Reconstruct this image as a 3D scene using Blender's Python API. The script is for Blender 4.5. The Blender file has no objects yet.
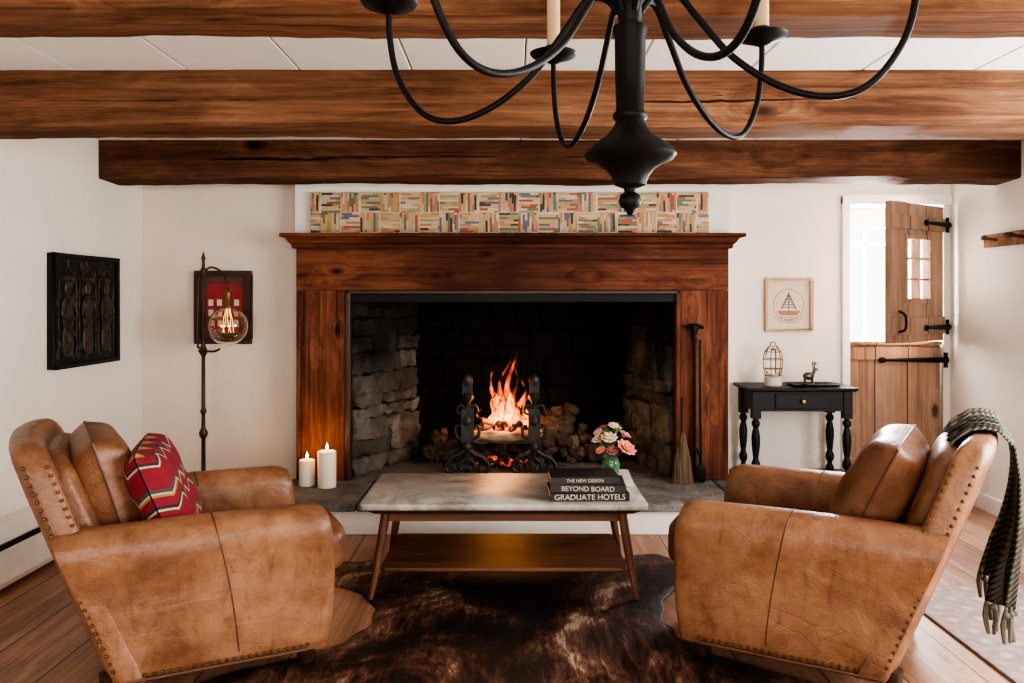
import bpy, bmesh, math, random
from mathutils import Vector, Matrix, Euler, noise as mnoise
random.seed(7)
D=bpy.data; S=bpy.context.scene
pi=math.pi; sin=math.sin; cos=math.cos

# ---------------------------------------------------------------- node helpers
class NM:
    def __init__(s,name):
        s.m=D.materials.new(name); s.m.use_nodes=True; s.nt=s.m.node_tree
        s.nt.nodes.clear()
        s.out=s.nt.nodes.new('ShaderNodeOutputMaterial')
        s.p=s.nt.nodes.new('ShaderNodeBsdfPrincipled')
        s.nt.links.new(s.p.outputs[0],s.out.inputs[0])
    def set(s,sock,v):
        if isinstance(v,bpy.types.NodeSocket): s.nt.links.new(v,sock)
        else:
            if sock.type=='RGBA' and len(v)==3: v=(*v,1)
            sock.default_value=v
    def coord(s,kind='Object'):
        n=s.nt.nodes.new('ShaderNodeTexCoord'); return n.outputs[kind]
    def mapping(s,v,scale=(1,1,1),rot=(0,0,0),loc=(0,0,0)):
        n=s.nt.nodes.new('ShaderNodeMapping'); s.set(n.inputs[0],v)
        n.inputs['Scale'].default_value=scale; n.inputs['Rotation'].default_value=rot; n.inputs['Location'].default_value=loc
        return n.outputs[0]
    def noise(s,v,scale=5,detail=4,rough=.5,dist=0,col=False):
        n=s.nt.nodes.new('ShaderNodeTexNoise'); s.set(n.inputs['Vector'],v)
        n.inputs['Scale'].default_value=scale; n.inputs['Detail'].default_value=detail
        n.inputs['Roughness'].default_value=rough; n.inputs['Distortion'].default_value=dist
        return n.outputs['Color' if col else 'Fac']
    def voronoi(s,v,scale=5,feature='F1',out='Distance',rnd=1):
        n=s.nt.nodes.new('ShaderNodeTexVoronoi'); n.feature=feature; s.set(n.inputs['Vector'],v)
        n.inputs['Scale'].default_value=scale; n.inputs['Randomness'].default_value=rnd
        return n.outputs[out]
    def wnoise(s,v):
        n=s.nt.nodes.new('ShaderNodeTexWhiteNoise'); n.noise_dimensions='3D'; s.set(n.inputs['Vector'],v); return n.outputs['Value']
    def ramp(s,f,stops,interp='LINEAR'):
        n=s.nt.nodes.new('ShaderNodeValToRGB'); s.set(n.inputs[0],f); r=n.color_ramp; r.interpolation=interp
        while len(r.elements)<len(stops): r.elements.new(.5)
        for e,(p,c) in zip(r.elements,stops):
            e.position=p; e.color=(c,c,c,1) if isinstance(c,(int,float)) else (*c[:3],1)
        return n.outputs[0]
    def math(s,op,a,b=0,c=0,clamp=False):
        n=s.nt.nodes.new('ShaderNodeMath'); n.operation=op; n.use_clamp=clamp
        s.set(n.inputs[0],a); s.set(n.inputs[1],b); s.set(n.inputs[2],c); return n.outputs[0]
    def mix(s,f,a,b,mode='MIX'):
        n=s.nt.nodes.new('ShaderNodeMix'); n.data_type='RGBA'; n.blend_type=mode
        s.set(n.inputs[0],f); s.set(n.inputs[6],a); s.set(n.inputs[7],b); return n.outputs[2]
    def sep(s,v):
        n=s.nt.nodes.new('ShaderNodeSeparateXYZ'); s.set(n.inputs[0],v); return n.outputs
    def comb(s,x,y,z):
        n=s.nt.nodes.new('ShaderNodeCombineXYZ'); s.set(n.inputs[0],x); s.set(n.inputs[1],y); s.set(n.inputs[2],z); return n.outputs[0]
    def bump(s,h,strength=.3,dist=.01,normal=None):
        n=s.nt.nodes.new('ShaderNodeBump'); n.inputs['Strength'].default_value=strength; n.inputs['Distance'].default_value=dist
        s.set(n.inputs['Height'],h)
        if normal is not None: s.set(n.inputs['Normal'],normal)
        return n.outputs[0]
    def fin(s,col=None,rough=None,normal=None,metal=None,**k):
        if col is not None: s.set(s.p.inputs['Base Color'],col)
        if rough is not None: s.set(s.p.inputs['Roughness'],rough)
        if metal is not None: s.set(s.p.inputs['Metallic'],metal)
        if normal is not None: s.set(s.p.inputs['Normal'],normal)
        for a,b in k.items(): s.set(s.p.inputs[a.replace('_',' ')],b)
        return s.m

def simple(name,c,rough=.5,metal=0,var=.15,scale=12,bump=.1,**k):
    m=NM(name); v=m.coord(); f=m.noise(v,scale,5)
    c2=tuple(max(0,x*(1-var)) for x in c); c3=tuple(min(1,x*(1+var)) for x in c)
    col=m.ramp(f,[(.3,c2),(.7,c3)])
    return m.fin(col,rough,m.bump(m.noise(v,scale*5,4),bump,.003),metal,**k)

def wood(name,dark,mid,light,axis=0,rough=.5,knots=.5,gs=1.0,plank=None,soot=None,flat=None,crack=0,spec=.35,blotch=0,kdens=1.0):
    m=NM(name); v=m.coord()
    if plank:
        ax,w=plank; o=m.sep(v)[ax]; q=m.math('DIVIDE',o,w); idx=m.math('FLOOR',q); fr=m.math('FRACT',q)
        rnd=m.wnoise(m.comb(idx,3.1,7.7))
        off=m.math('MULTIPLY',rnd,17.0)
        n=m.nt.nodes.new('ShaderNodeVectorMath'); n.operation='ADD'; m.set(n.inputs[0],v); m.set(n.inputs[1],m.comb(off,off,off)); vv=n.outputs[0]
    else: vv=v
    ks=[4.2*kdens]*3; ks[axis]=1.9*kdens
    if flat is not None: ks[flat]=0.0
    kd=m.voronoi(m.mapping(vv,tuple(ks)),1,'F1','Distance')
    swirl=m.ramp(kd,[(.0,1.0),(.34,0.0)])
    sc=[14*gs]*3; sc[axis]=.8*gs
    mp=m.mapping(vv,tuple(sc))
    n=m.nt.nodes.new('ShaderNodeVectorMath'); n.operation='ADD'; m.set(n.inputs[0],mp)
    sw=m.math('MULTIPLY',swirl,1.3 if knots>0 else 0.0); m.set(n.inputs[1],m.comb(sw,sw,sw)); mp=n.outputs[0]
    g1=m.noise(mp,1.2,9,.65,.7)
    sc2=[95*gs]*3; sc2[axis]=1.6*gs
    g2=m.noise(m.mapping(vv,tuple(sc2)),1,4,.65)
    big=m.noise(vv,1.6,4)
    f=m.math('ADD',m.math('MULTIPLY',g1,.5),m.math('ADD',m.math('MULTIPLY',g2,.3),m.math('MULTIPLY',big,.2)))
    if plank: f=m.math('ADD',f,m.math('MULTIPLY',m.math('SUBTRACT',rnd,.5),.12))
    col=m.ramp(f,[(.38,dark),(.5,mid),(.62,light)])
    if blotch:
        s4=[7]*3; s4[axis]=2.0
        bl=m.ramp(m.noise(m.mapping(vv,tuple(s4)),1,7,.7,.8),[(.42,0.0),(.62,1.0)])
        col=m.mix(m.math('MULTIPLY',bl,blotch),col,tuple(x*.6 for x in dark))
    if knots>0:
        k=m.ramp(kd,[(.06,1.0),(.12,0.0)])
        col=m.mix(m.math('MULTIPLY',k,knots),col,tuple(x*.22 for x in dark))
    h=f
    if crack:
        s3=[34]*3; s3[axis]=.55
        cr=m.noise(m.mapping(vv,tuple(s3)),1,3,.5,.4); ck=m.ramp(cr,[(.655,0.0),(.70,1.0)])
        col=m.mix(m.math('MULTIPLY',ck,crack),col,tuple(x*.2 for x in dark)); h=m.math('SUBTRACT',f,m.math('MULTIPLY',ck,.6))
    if soot is not None:
        z=m.sep(v); fx=m.math('ABSOLUTE',z[0]); s1=m.math('SUBTRACT',1.0,m.math('DIVIDE',fx,soot),clamp=True)
        s2=m.math('MULTIPLY',s1,m.math('ADD',m.noise(v,2.5,5),.35),clamp=True)
        col=m.mix(m.math('MULTIPLY',s2,.75),col,tuple(x*.45 for x in dark))
    if plank:
        e=m.math('MINIMUM',fr,m.math('SUBTRACT',1.0,fr)); gap=m.math('LESS_THAN',e,.003/w*1.0)
        col=m.mix(gap,col,tuple(x*.12 for x in dark))
        h=m.math('SUBTRACT',f,gap)
    r=m.math('ADD',m.math('MULTIPLY',g1,.25),rough-.12)
    return m.fin(col,r,m.bump(h,.3,.005),Specular_IOR_Level=spec)

# ---------------------------------------------------------------- mesh helpers
class B:
    def __init__(s): s.v=[]; s.f=[]
    def add(s,vs,fs):
        o=len(s.v); s.v+= [Vector(p) for p in vs]; s.f+=[tuple(i+o for i in f) for f in fs]; return s
    def box(s,x0,x1,y0,y1,z0,z1,M=None):
        vs=[(x,y,z) for x in (x0,x1) for y in (y0,y1) for z in (z0,z1)]
        if M: vs=[M@Vector(p) for p in vs]
        return s.add(vs,[(0,1,3,2),(4,6,7,5),(0,4,5,1),(2,3,7,6),(0,2,6,4),(1,5,7,3)])
    def rings(s,rings,cap=True,closed=True):
        n=len(rings[0]); vs=[p for r in rings for p in r]; fs=[]
        for i in range(len(rings)-1):
            for j in range(n if closed else n-1):
                a=i*n+j; b=i*n+(j+1)%n; fs.append((a,b,b+n,a+n))
        if cap: fs.append(tuple(range(n))); fs.append(tuple((len(rings)-1)*n+j for j in range(n)))
        return s.add(vs,fs)
    def lathe(s,prof,loc=(0,0,0),seg=24,M=None):
        L=Vector(loc); R=[]
        for r,z in prof:
            ring=[]
            for j in range(seg):
                a=2*pi*j/seg; p=Vector((max(r,1e-4)*cos(a),max(r,1e-4)*sin(a),z))
                ring.append((M@p if M else p)+L)
            R.append(ring)
        return s.rings(R)
    def tube(s,pts,rad,seg=10,sub=6):
        pts=[Vector(p) for p in pts]
        rr=rad if isinstance(rad,(list,tuple)) else [rad]*len(pts)
        if sub>1 and len(pts)>2:
            P=[];RR=[]
            for i in range(len(pts)-1):
                p0=pts[max(i-1,0)];p1=pts[i];p2=pts[i+1];p3=pts[min(i+2,len(pts)-1)]
                for k in range(sub):
                    t=k/sub
                    P.append(.5*((2*p1)+(p2-p0)*t+(2*p0-5*p1+4*p2-p3)*t*t+(3*p1-p0-3*p2+p3)*t**3)); RR.append(rr[i]*(1-t)+rr[i+1]*t)
            P.append(pts[-1]);RR.append(rr[-1])
        else: P=pts;RR=list(rr)
        R=[]; u=None
        for i,p in enumerate(P):
            t=(P[min(i+1,len(P)-1)]-P[max(i-1,0)]).normalized()
            if u is None:
                u=t.cross(Vector((0,0,1)))
                if u.length<.05: u=t.cross(Vector((1,0,0)))
            u=(u-t*u.dot(t)).normalized(); w=t.cross(u)
            R.append([p+(u*cos(2*pi*j/seg)+w*sin(2*pi*j/seg))*RR[i] for j in range(seg)])
        return s.rings(R)
    def rbox(s,c,h,p=6,n=8,M=None,fn=None):
        vs=[];fs=[];c=Vector(c)
        for ax in range(3):
            for sg in (-1,1):
                o=len(vs)
                for i in range(n+1):
                    for j in range(n+1):
                        q=[0,0,0]; q[ax]=sg; 
                        a=-1+2*i/n; b=-1+2*j/n
                        q[(ax+1)%3]=math.tan(a*pi/4) ; q[(ax+2)%3]=math.tan(b*pi/4)
                        L=sum(abs(x)**p for x in q)**(1/p)
                        q=Vector((q[0]/L*h[0],q[1]/L*h[1],q[2]/L*h[2]))
                        if fn: q=fn(q)
                        if M: q=M@q
                        vs.append(q+c)
                for i in range(n):
                    for j in range(n):
                        a=o+i*(n+1)+j; f=(a,a+1,a+n+2,a+n+1); fs.append(f)
        return s.add(vs,fs)
    def sph(s,c,r,n=3,M=None):
        h=(r,r,r) if isinstance(r,(int,float)) else r
        return s.rbox(c,h,2,n,M)
    def pillow(s,w,h,t,M,n=16):
        vs=[];fs=[]
        for sg in (1,-1):
            o=len(vs)
            for i in range(n+1):
                for j in range(n+1):
                    u=-1+2*i/n; v=-1+2*j/n
                    e=max(0,(1-u**4)*(1-v**4))**.5
                    cr_=1-.09*(abs(u)*abs(v))**3
                    pin=(1-.05*(1-abs(v)**2)*abs(u)**2)*cr_; pin2=(1-.05*(1-abs(u)**2)*abs(v)**2)*cr_
                    wr=(.005*sin(u*7+v*3)+.012*mnoise.noise(Vector((u*2.4,v*2.4,sg*3+w*9))))*e
                    vs.append(M@Vector((u*w/2*pin,v*h/2*pin2,sg*(t/2*e+.002)+wr)))
            for i in range(n):
                for j in range(n):
                    a=o+i*(n+1)+j; fs.append((a,a+1,a+n+2,a+n+1))
        return s.add(vs,fs)
    def fin(s,name,mat,parent=None,smooth=True,bevel=0,weld=True,angle=40,seg=2,subsurf=0,solid=0):
        me=D.meshes.new(name); me.from_pydata(s.v,[],s.f)
        bm=bmesh.new(); bm.from_mesh(me)
        if weld: bmesh.ops.remove_doubles(bm,verts=bm.verts,dist=1e-5)
        bmesh.ops.recalc_face_normals(bm,faces=bm.faces); bm.to_mesh(me); bm.free()
        if smooth:
            for p in me.polygons: p.use_smooth=True
            try: me.set_sharp_from_angle(angle=math.radians(angle))
            except Exception: pass
        ob=D.objects.new(name,me); S.collection.objects.link(ob)
        if mat: me.materials.append(mat)
        if parent: ob.parent=parent
        if solid:
            md=ob.modifiers.new('s','SOLIDIFY'); md.thickness=solid
        if bevel:
            md=ob.modifiers.new('b','BEVEL'); md.width=bevel; md.segments=seg; md.limit_method='ANGLE'; md.angle_limit=math.radians(35)
        if subsurf:
            md=ob.modifiers.new('ss','SUBSURF'); md.levels=subsurf; md.render_levels=subsurf
        return ob
def empty(name,loc=(0,0,0),rot=(0,0,0)):
    o=D.objects.new(name,None); o.location=loc; o.rotation_euler=rot; o.empty_display_size=.1; S.collection.objects.link(o); return o
def box(name,a,mat,parent=None,bevel=.003): return B().box(*a).fin(name,mat,parent,smooth=False,bevel=bevel)

# ---------------------------------------------------------------- materials
def plaster(name,c):
    m=NM(name); v=m.coord(); f=m.noise(v,1.4,5)
    col=m.ramp(f,[(.3,tuple(x*.92 for x in c)),(.7,c)])
    h=m.math('ADD',m.noise(v,3,3),m.math('MULTIPLY',m.noise(v,40,4),.15))
    return m.fin(col,.85,m.bump(h,.5,.03))
M_wall=plaster('plaster_white',(.79,.735,.665))
M_walll=plaster('plaster_cream',(.72,.615,.52))
M_white=simple('white_paint',(.80,.77,.72),.5,var=.04)
M_ceil=simple('ceiling_paint',(.86,.85,.81),.6,var=.03,scale=3)
M_beam=wood('beam_wood',(.070,.031,.017),(.18,.086,.047),(.29,.155,.090),0,.8,.85,crack=.9,spec=.1,blotch=.4,kdens=.7)
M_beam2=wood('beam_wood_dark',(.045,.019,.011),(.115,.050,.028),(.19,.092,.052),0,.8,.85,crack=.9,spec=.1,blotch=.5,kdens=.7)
M_floor=wood('floor_planks',(.19,.092,.055),(.37,.20,.125),(.50,.30,.20),1,.42,.6,plank=(0,.27),spec=.45,blotch=.2)
M_surV=wood('mantel_wood_upright',(.06,.019,.012),(.165,.058,.032),(.26,.108,.060),2,.7,.95,.9,flat=1,crack=.6,blotch=.6,spec=.12,kdens=1.2)
M_surH=wood('mantel_wood',(.06,.019,.012),(.165,.058,.032),(.26,.102,.056),0,.7,.9,.9,soot=1.1,flat=1,crack=.7,blotch=.6,spec=.12,kdens=1.1)
M_door=wood('door_wood',(.17,.095,.062),(.30,.185,.125),(.40,.26,.18),2,.65,.8,plank=(0,.22),flat=1,spec=.2,blotch=.2)
M_table=wood('walnut_wood',(.06,.023,.012),(.13,.054,.027),(.20,.088,.044),0,.5,0)
M_tablev=wood('walnut_leg_wood',(.07,.027,.013),(.14,.058,.029),(.21,.092,.045),2,.5,0)
M_legdark=simple('dark_leg_wood',(.04,.018,.010),.45)
M_iron=simple('black_iron',(.005,.0048,.0048),.5,0,var=.3,bump=.25,Specular_IOR_Level=.22)
M_iron2=simple('forged_iron',(.045,.042,.040),.55,.6,var=.4,bump=.4,scale=20)
M_brass=simple('aged_brass',(.24,.15,.06),.4,.9)
M_bronze=simple('bronze_lamp_metal',(.075,.048,.03),.5,.7,var=.3)
M_black=simple('black_painted_wood',(.011,.0105,.011),.5,0,var=.3,bump=.15,Specular_IOR_Level=.25)
M_wax=simple('candle_wax',(.80,.72,.60),.5,var=.03,bump=0,Subsurface_Weight=.3)
M_sleeve=simple('candle_sleeve',(.52,.36,.21),.6,var=.08)
def leather(name,d,mm,l):
    m=NM(name); v=m.coord()
    a=m.noise(v,2.6,7,.62,.6); b=m.noise(v,14,5,.65)
    f=m.math('ADD',m.math('MULTIPLY',a,.7),m.math('MULTIPLY',b,.3))
    col=m.ramp(f,[(.38,d),(.5,mm),(.62,l)])
    sc=m.ramp(m.noise(m.mapping(v,(6,6,1.5)),3,6,.7,1.5),[(.54,0.0),(.70,1.0)])
    col=m.mix(m.math('MULTIPLY',sc,.5),col,tuple(x*.6 for x in d))
    cre=m.ramp(m.voronoi(m.mapping(v,(5,5,9)),1.6,'DISTANCE_TO_EDGE'),[(.0,1.0),(.025,0.0)])
    cre=m.math('MULTIPLY',cre,m.ramp(m.noise(v,3.3,3),[(.5,0.0),(.65,1.0)]))
    col=m.mix(m.math('MULTIPLY',cre,.30),col,tuple(x*.5 for x in d))
    h=m.math('ADD',m.math('SUBTRACT',m.noise(v,4.5,5,.5,1.4),m.math('MULTIPLY',cre,.08)),m.math('MULTIPLY',m.voronoi(v,170),.08))
    return m.fin(col,m.math('ADD',m.math('MULTIPLY',b,.3),.27),m.bump(h,.55,.018))
M_leather=leather('tan_leather',(.135,.056,.027),(.235,.108,.054),(.32,.162,.088))
M_leather2=leather('brown_leather',(.095,.038,.019),(.185,.080,.039),(.27,.132,.068))
M_nail=simple('antique_nailheads',(.13,.075,.035),.35,.9)
M_seam=simple('leather_piping',(.10,.040,.02),.5)
def stone(name,cols,soot=0,zt=.6,dk=.9):
    m=NM(name); v=m.coord()
    g=m.nt.nodes.new('ShaderNodeNewGeometry'); r=g.outputs['Random Per Island']
    c=m.ramp(r,[(i/(len(cols)-1),k) for i,k in enumerate(cols)])
    n=m.noise(v,7,9,.7); c=m.mix(m.math('MULTIPLY',m.ramp(n,[(.38,0.0),(.62,1.0)]),dk),c,tuple(x*.3 for x in cols[0]))
    if soot:
        z=m.sep(v)[2]; s=m.math('MULTIPLY',m.math('SUBTRACT',m.math('ADD',z,m.math('MULTIPLY',m.noise(v,3,5),.9)),zt),2.0,clamp=True)
        c=m.mix(m.math('MULTIPLY',s,soot),c,(.006,.0055,.005))
    h=m.math('ADD',m.noise(v,7,8,.65),m.math('MULTIPLY',m.noise(v,45,4),.3))
    return m.fin(c,.9,m.bump(h,1.0,.04),Specular_IOR_Level=.15)
M_stoneS=stone('firebox_stone',[(.20,.188,.16),(.11,.105,.092),(.25,.23,.195),(.075,.072,.065)],.88,1.05)
M_stoneB=stone('sooty_back_stone',[(.018,.016,.013),(.035,.028,.022),(.010,.009,.008),(.026,.022,.018)],.97,.7)
M_mortar=simple('sooty_mortar',(.010,.009,.008),.95,Specular_IOR_Level=.1)
M_hearth=stone('hearth_slate',[(.25,.24,.225),(.21,.205,.20),(.29,.275,.255)],0,dk=.6)
def marble():
    m=NM('worn_marble'); v=m.coord(); n=m.noise(v,3,9,.7,1.5); f=m.ramp(n,[(.35,(.20,.185,.165)),(.48,(.38,.355,.32)),(.62,(.54,.51,.46))])
    return m.fin(f,m.math('ADD',m.math('MULTIPLY',n,.3),.28),m.bump(n,.1,.003))
M_marble=marble()
def hide():
    m=NM('cowhide_fur'); v=m.coord(); n=m.noise(v,1.6,8,.65,1.8); n2=m.noise(m.mapping(v,(110,14,1)),2,3)
    n3=m.noise(m.mapping(v,(16,3.0,1)),1.6,7,.75,1.0)
    f=m.math('ADD',m.math('MULTIPLY',n,.7),m.math('MULTIPLY',n3,.3))
    c=m.ramp(f,[(.43,(.008,.005,.004)),(.49,(.028,.013,.010)),(.535,(.085,.038,.025)),(.575,(.17,.092,.062)),(.61,(.38,.29,.22))])
    return m.fin(c,m.math('ADD',m.math('MULTIPLY',n2,.3),.42),m.bump(n2,.35,.004),Specular_IOR_Level=.3)
M_hide=hide()
def oriental():
    m=NM('faded_wool'); v=m.coord(); a=m.voronoi(v,9,'F1','Distance',.2); b=m.noise(v,25,5)
    c=m.ramp(a,[(.1,(.38,.31,.27)),(.25,(.24,.11,.10)),(.42,(.13,.11,.12)),(.6,(.30,.16,.13))])
    c=m.mix(m.math('MULTIPLY',b,.7),c,(.40,.34,.31)); return m.fin(c,.95,m.bump(b,.4,.004))
M_rug=oriental()
M_glass=NM('clear_glass').fin((1,1,1),.02,Transmission_Weight=1.0,IOR=1.1)
M_amber=NM('amber_glass').fin((1,.94,.84),.01,Transmission_Weight=1.0,IOR=1.5)
M_green=NM('green_glass').fin((.25,.5,.3),.05,Transmission_Weight=.8,IOR=1.4)
def emis(name,c,s):
    m=NM(name); return m.fin((0,0,0),.5,Emission_Color=c,Emission_Strength=s)
M_fil=emis('filament',(1,.55,.2),3)
M_flame=emis('candle_flame',(1,.62,.22),22)
def ember():
    m=NM('glowing_embers'); v=m.coord(); n=m.noise(v,22,5)
    e=m.ramp(n,[(.52,(0,0,0)),(.64,(1,.13,.02)),(.76,(1,.4,.1))])
    return m.fin((.02,.015,.012),.9,Emission_Color=e,Emission_Strength=1.2)
M_ember=ember()
def barklog():
    m=NM('burning_log'); v=m.coord(); n=m.noise(m.mapping(v,(3,20,20)),1.5,5)
    return m.fin(m.ramp(n,[(.35,(.05,.03,.02)),(.5,(.30,.20,.13)),(.7,(.5,.38,.27))]),.9,m.bump(n,.6,.02))
M_log=barklog()
M_ends=stone('firewood_ends',[(.15,.11,.075),(.08,.057,.042),(.21,.16,.11),(.055,.04,.03)],0,dk=.85)
def firevol():
    m=NM('fire'); m.nt.nodes.remove(m.p)
    v=m.coord('Object'); z=m.sep(v)[2]
    t=m.math('DIVIDE',m.math('SUBTRACT',z,.42),.55,clamp=True)
    c=m.ramp(t,[(0,(1,.27,.04)),(.4,(1,.17,.018)),(1,(1,.09,.007))])
    st=m.math('MULTIPLY',m.ramp(t,[(0,1.0),(.5,.8),(1,.5)]),m.ramp(m.noise(m.mapping(v,(1,1,.35)),22,3,.5,1),[(.44,.03),(.60,1.0)]))
    e=m.nt.nodes.new('ShaderNodeEmission'); m.set(e.inputs[0],c); m.set(e.inputs[1],m.math('MULTIPLY',st,105))
    m.nt.links.new(e.outputs[0],m.out.inputs['Volume']); return m.m
M_fire=firevol()

# ---------------------------------------------------------------- room
XL,XR=-2.38,2.93; CZ=2.22; YR=-2.6
box('floor',(XL-.3,XR+.3,YR-.3,5.62,-.1,0),M_floor,bevel=0)
box('wall_left',(XL-.2,XL,YR,5.4,0,2.5),M_wall,bevel=0)
b=B(); 
b.box(XR,XR+.2,YR,1.0,0,2.5).box(XR,XR+.2,1.0,3.2,0,.6).box(XR,XR+.2,1.0,3.2,2.0,2.5).box(XR,XR+.2,3.2,5.75,0,2.5)
b.fin('wall_right',M_wall,smooth=False)
b=B(); b.box(XL,-1.7,YR-.2,YR,0,2.5).box(-.3,.8,YR-.2,YR,0,2.5).box(2.2,XR,YR-.2,YR,0,2.5)
for a,c in ((-1.7,-.3),(.8,2.2)): b.box(a,c,YR-.2,YR,0,.6).box(a,c,YR-.2,YR,2.0,2.5)
b.fin('wall_front',M_wall,smooth=False)
def added_window(name,M,w,h):
    r=empty(name); r.matrix_world=M; bb=B()
    bb.box(0,w,-.03,.03,0,.05).box(0,w,-.03,.03,h-.05,h).box(0,.05,-.03,.03,0,h).box(w-.05,w,-.03,.03,0,h).box(0,w,-.025,.025,h/2-.025,h/2+.025)
    for i in (1,2): bb.box(w*i/3-.01,w*i/3+.01,-.015,.015,0,h)
    for i in (.25,.75): bb.box(0,w,-.015,.015,h*i-.01,h*i+.01)
    bb.fin('sash',M_white,r,smooth=False)
added_window('added_window_1',Matrix.Translation((XR+.1,1.0,.6))@Matrix.Rotation(pi/2,4,'Z'),2.2,1.4)  # out-of-view right window, added to go with the key light
added_window('added_window_2',Matrix.Translation((-1.7,YR-.1,.6)),1.4,1.4)  # both rear windows are added behind the camera for frontal fill
added_window('added_window_3',Matrix.Translation((.8,YR-.1,.6)),1.4,1.4)
b=B(); b.box(XL,-1.37,5.15,5.6,0,2.5); b.fin('wall_back_left',M_walll,smooth=False)
b=B(); b.box(1.37,2.247,5.35,5.6,0,2.5).box(2.247,XR,5.35,5.6,1.935,2.5).box(2.885,XR,5.35,5.6,0,1.94)
b.fin('wall_back_right',M_wall,smooth=False)
b=B(); b.box(-1.37,-1.04,5.05,5.6,0,2.5).box(1.05,1.37,5.05,5.6,0,2.5).box(-1.04,1.05,5.05,5.25,1.36,2.5)
b.fin('chimney_breast',M_wall,smooth=False)
b=B()
edges=[XL]; e=-2.20
while e<XR: edges.append(e); e+=.45
edges.append(XR)
for a,c in zip(edges[:-1],edges[1:]): b.box(a+.0025,c-.0025,YR,5.4,CZ,CZ+.03)
b.fin('ceiling',M_ceil,smooth=False,bevel=.004,seg=1)
box('ceiling_subfloor',(XL-.2,XR+.2,YR-.2,5.7,CZ+.035,CZ+.1),M_legdark,bevel=0)
def beam(name,y0,y1,z0,z1,mat):
    n=90; R=[]
    for i in range(n+1):
        x=XL+(XR-XL)*i/n; w=lambda k: .005*sin(x*2.3+k)+.003*sin(x*7.1+k*2)+random.uniform(-.002,.002)
        c=.012
        R.append([(x,y0+w(0),z1),(x,y0+w(1),z0+c+w(2)),(x,y0+c+w(3),z0+w(3)),(x,y1-c+w(4),z0+w(4)),(x,y1+w(5),z0+c+w(5)),(x,y1+w(6),z1)])
    return B().rings(R).fin(name,mat,angle=30)
beam('ceiling_beam',3.20,3.47,2.0,CZ,M_beam)
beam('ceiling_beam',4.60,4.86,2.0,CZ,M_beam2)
beam('ceiling_beam',1.95,2.15,2.0,CZ,M_beam)
beam('ceiling_beam',.45,.68,2.0,CZ,M_beam)
beam('ceiling_beam',-1.0,-.75,2.0,CZ,M_beam)

# ---------------------------------------------------------------- baseboard heater, left wall
h=empty('baseboard_heater')
b=B(); pr=[(XL+.001,.03),(XL+.14,.03),(XL+.155,.06),(XL+.155,.20),(XL+.13,.215),(XL+.155,.235),(XL+.12,.29),(XL+.001,.29)]
b.rings([[(x,1.0,z) for x,z in pr],[(x,4.95,z) for x,z in pr]]).fin('cover',M_white,h,smooth=False,bevel=.003)
box('outlet_slot',(XL+.1,XL+.157,1.02,4.93,.206,.224),M_black,h,0)
b=B()
for y in (1.2,3.0,4.8): b.box(XL+.02,XL+.12,y-.02,y+.02,0,.04)
b.fin('feet',M_white,h,smooth=False)
box('baseboard_left',(XL,XL+.02,YR,1.0,0,.14),M_white)
box('baseboard_right',(XR-.02,XR,YR,5.34,0,.10),M_white)
box('baseboard_back',(XL+.02,-1.38,5.13,5.15,0,.13),M_white)

# ---------------------------------------------------------------- hearth
hr=empty('hearth')
box('plinth',(-1.36,2.2,4.42,5.62,0,.135),M_white,hr,.01)
b=B()
for x0,x1 in ((-1.42,-.86),(-.855,.32),(.325,1.25),(1.255,2.22)):
    b.box(x0+.002,x1-.002,4.385+random.uniform(-.008,.008),5.04,.136,.175)
b.box(1.255,2.22,5.042,5.345,.136,.175)
b.fin('slabs',M_hearth,hr,smooth=False,bevel=.008)
fb=empty('firebox')
box('firebox_floor',(-1.04,1.05,5.042,5.95,.136,.174),M_hearth,fb,0)
def stones(p0,p1,z0,z1,rowh,lw,depth,name,mat,jit=.02,pw=(8,14),amp=.022):
    p0=Vector(p0);p1=Vector(p1); L=(p1-p0).length; d=(p1-p0)/L; nrm=Vector((-d.y,d.x,0)); z=z0; b=B(); k=0
    while z<z1-.02:
        hh=random.uniform(*rowh); hh=min(hh,z1-z); s=0
        while s<L-.01:
            w=random.uniform(*lw)
            if L-s-w<lw[0]*.6: w=L-s
            parts=[(0,hh)] if (hh<.14 or random.random()<.45) else [(0,hh*.45),(hh*.45,hh*.55)]
            for (zo,h2) in parts:
                c=p0+d*(s+w/2)+nrm*(depth/2+random.uniform(-jit,jit)); c.z=z+zo+h2/2
                ang=math.atan2(d.y,d.x)+random.uniform(-.08,.08)
                sk=[random.uniform(.84,1.10) for _ in range(4)]; k+=1; tl=random.uniform(-.08,.08)
                def fn(q,w=w,hh=h2,sk=sk,k=k,tl=tl):
                    u=q.x/(w/2); v=q.z/(hh/2)
                    q=q.copy(); q.z=q.z*(sk[0]*(1-u)/2+sk[1]*(1+u)/2)+q.x*tl; q.x*=sk[2]*(1-v)/2+sk[3]*(1+v)/2
                    nv=mnoise.noise_vector(q*13+Vector((k*3.1,0,0)))+mnoise.noise_vector(q*32+Vector((k*1.1,5,0)))*.45; q+=nv*amp
                    return q
                b.rbox(c,(w/2+.002,depth/2,h2/2+.002),random.uniform(*pw),8,Matrix.Rotation(ang,3,'Z'),fn)
            s+=w
        z+=hh
    return b.fin(name,mat,fb,angle=30)
stones((-.67,5.75,0),(-1.0,5.06,0),.175,1.40,(.10,.26),(.16,.40),-.12,'stones_left',M_stoneS)
stones((1.01,5.06,0),(.80,5.75,0),.175,1.40,(.10,.26),(.16,.40),-.12,'stones_right',M_stoneS)
stones((.82,5.78,0),(-.70,5.78,0),.175,1.7,(.10,.24),(.12,.32),-.12,'stones_back',M_stoneB,.010,(9,16),.014)
b=B(); b.box(-1.04,1.05,5.9,5.98,.17,1.8)
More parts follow.
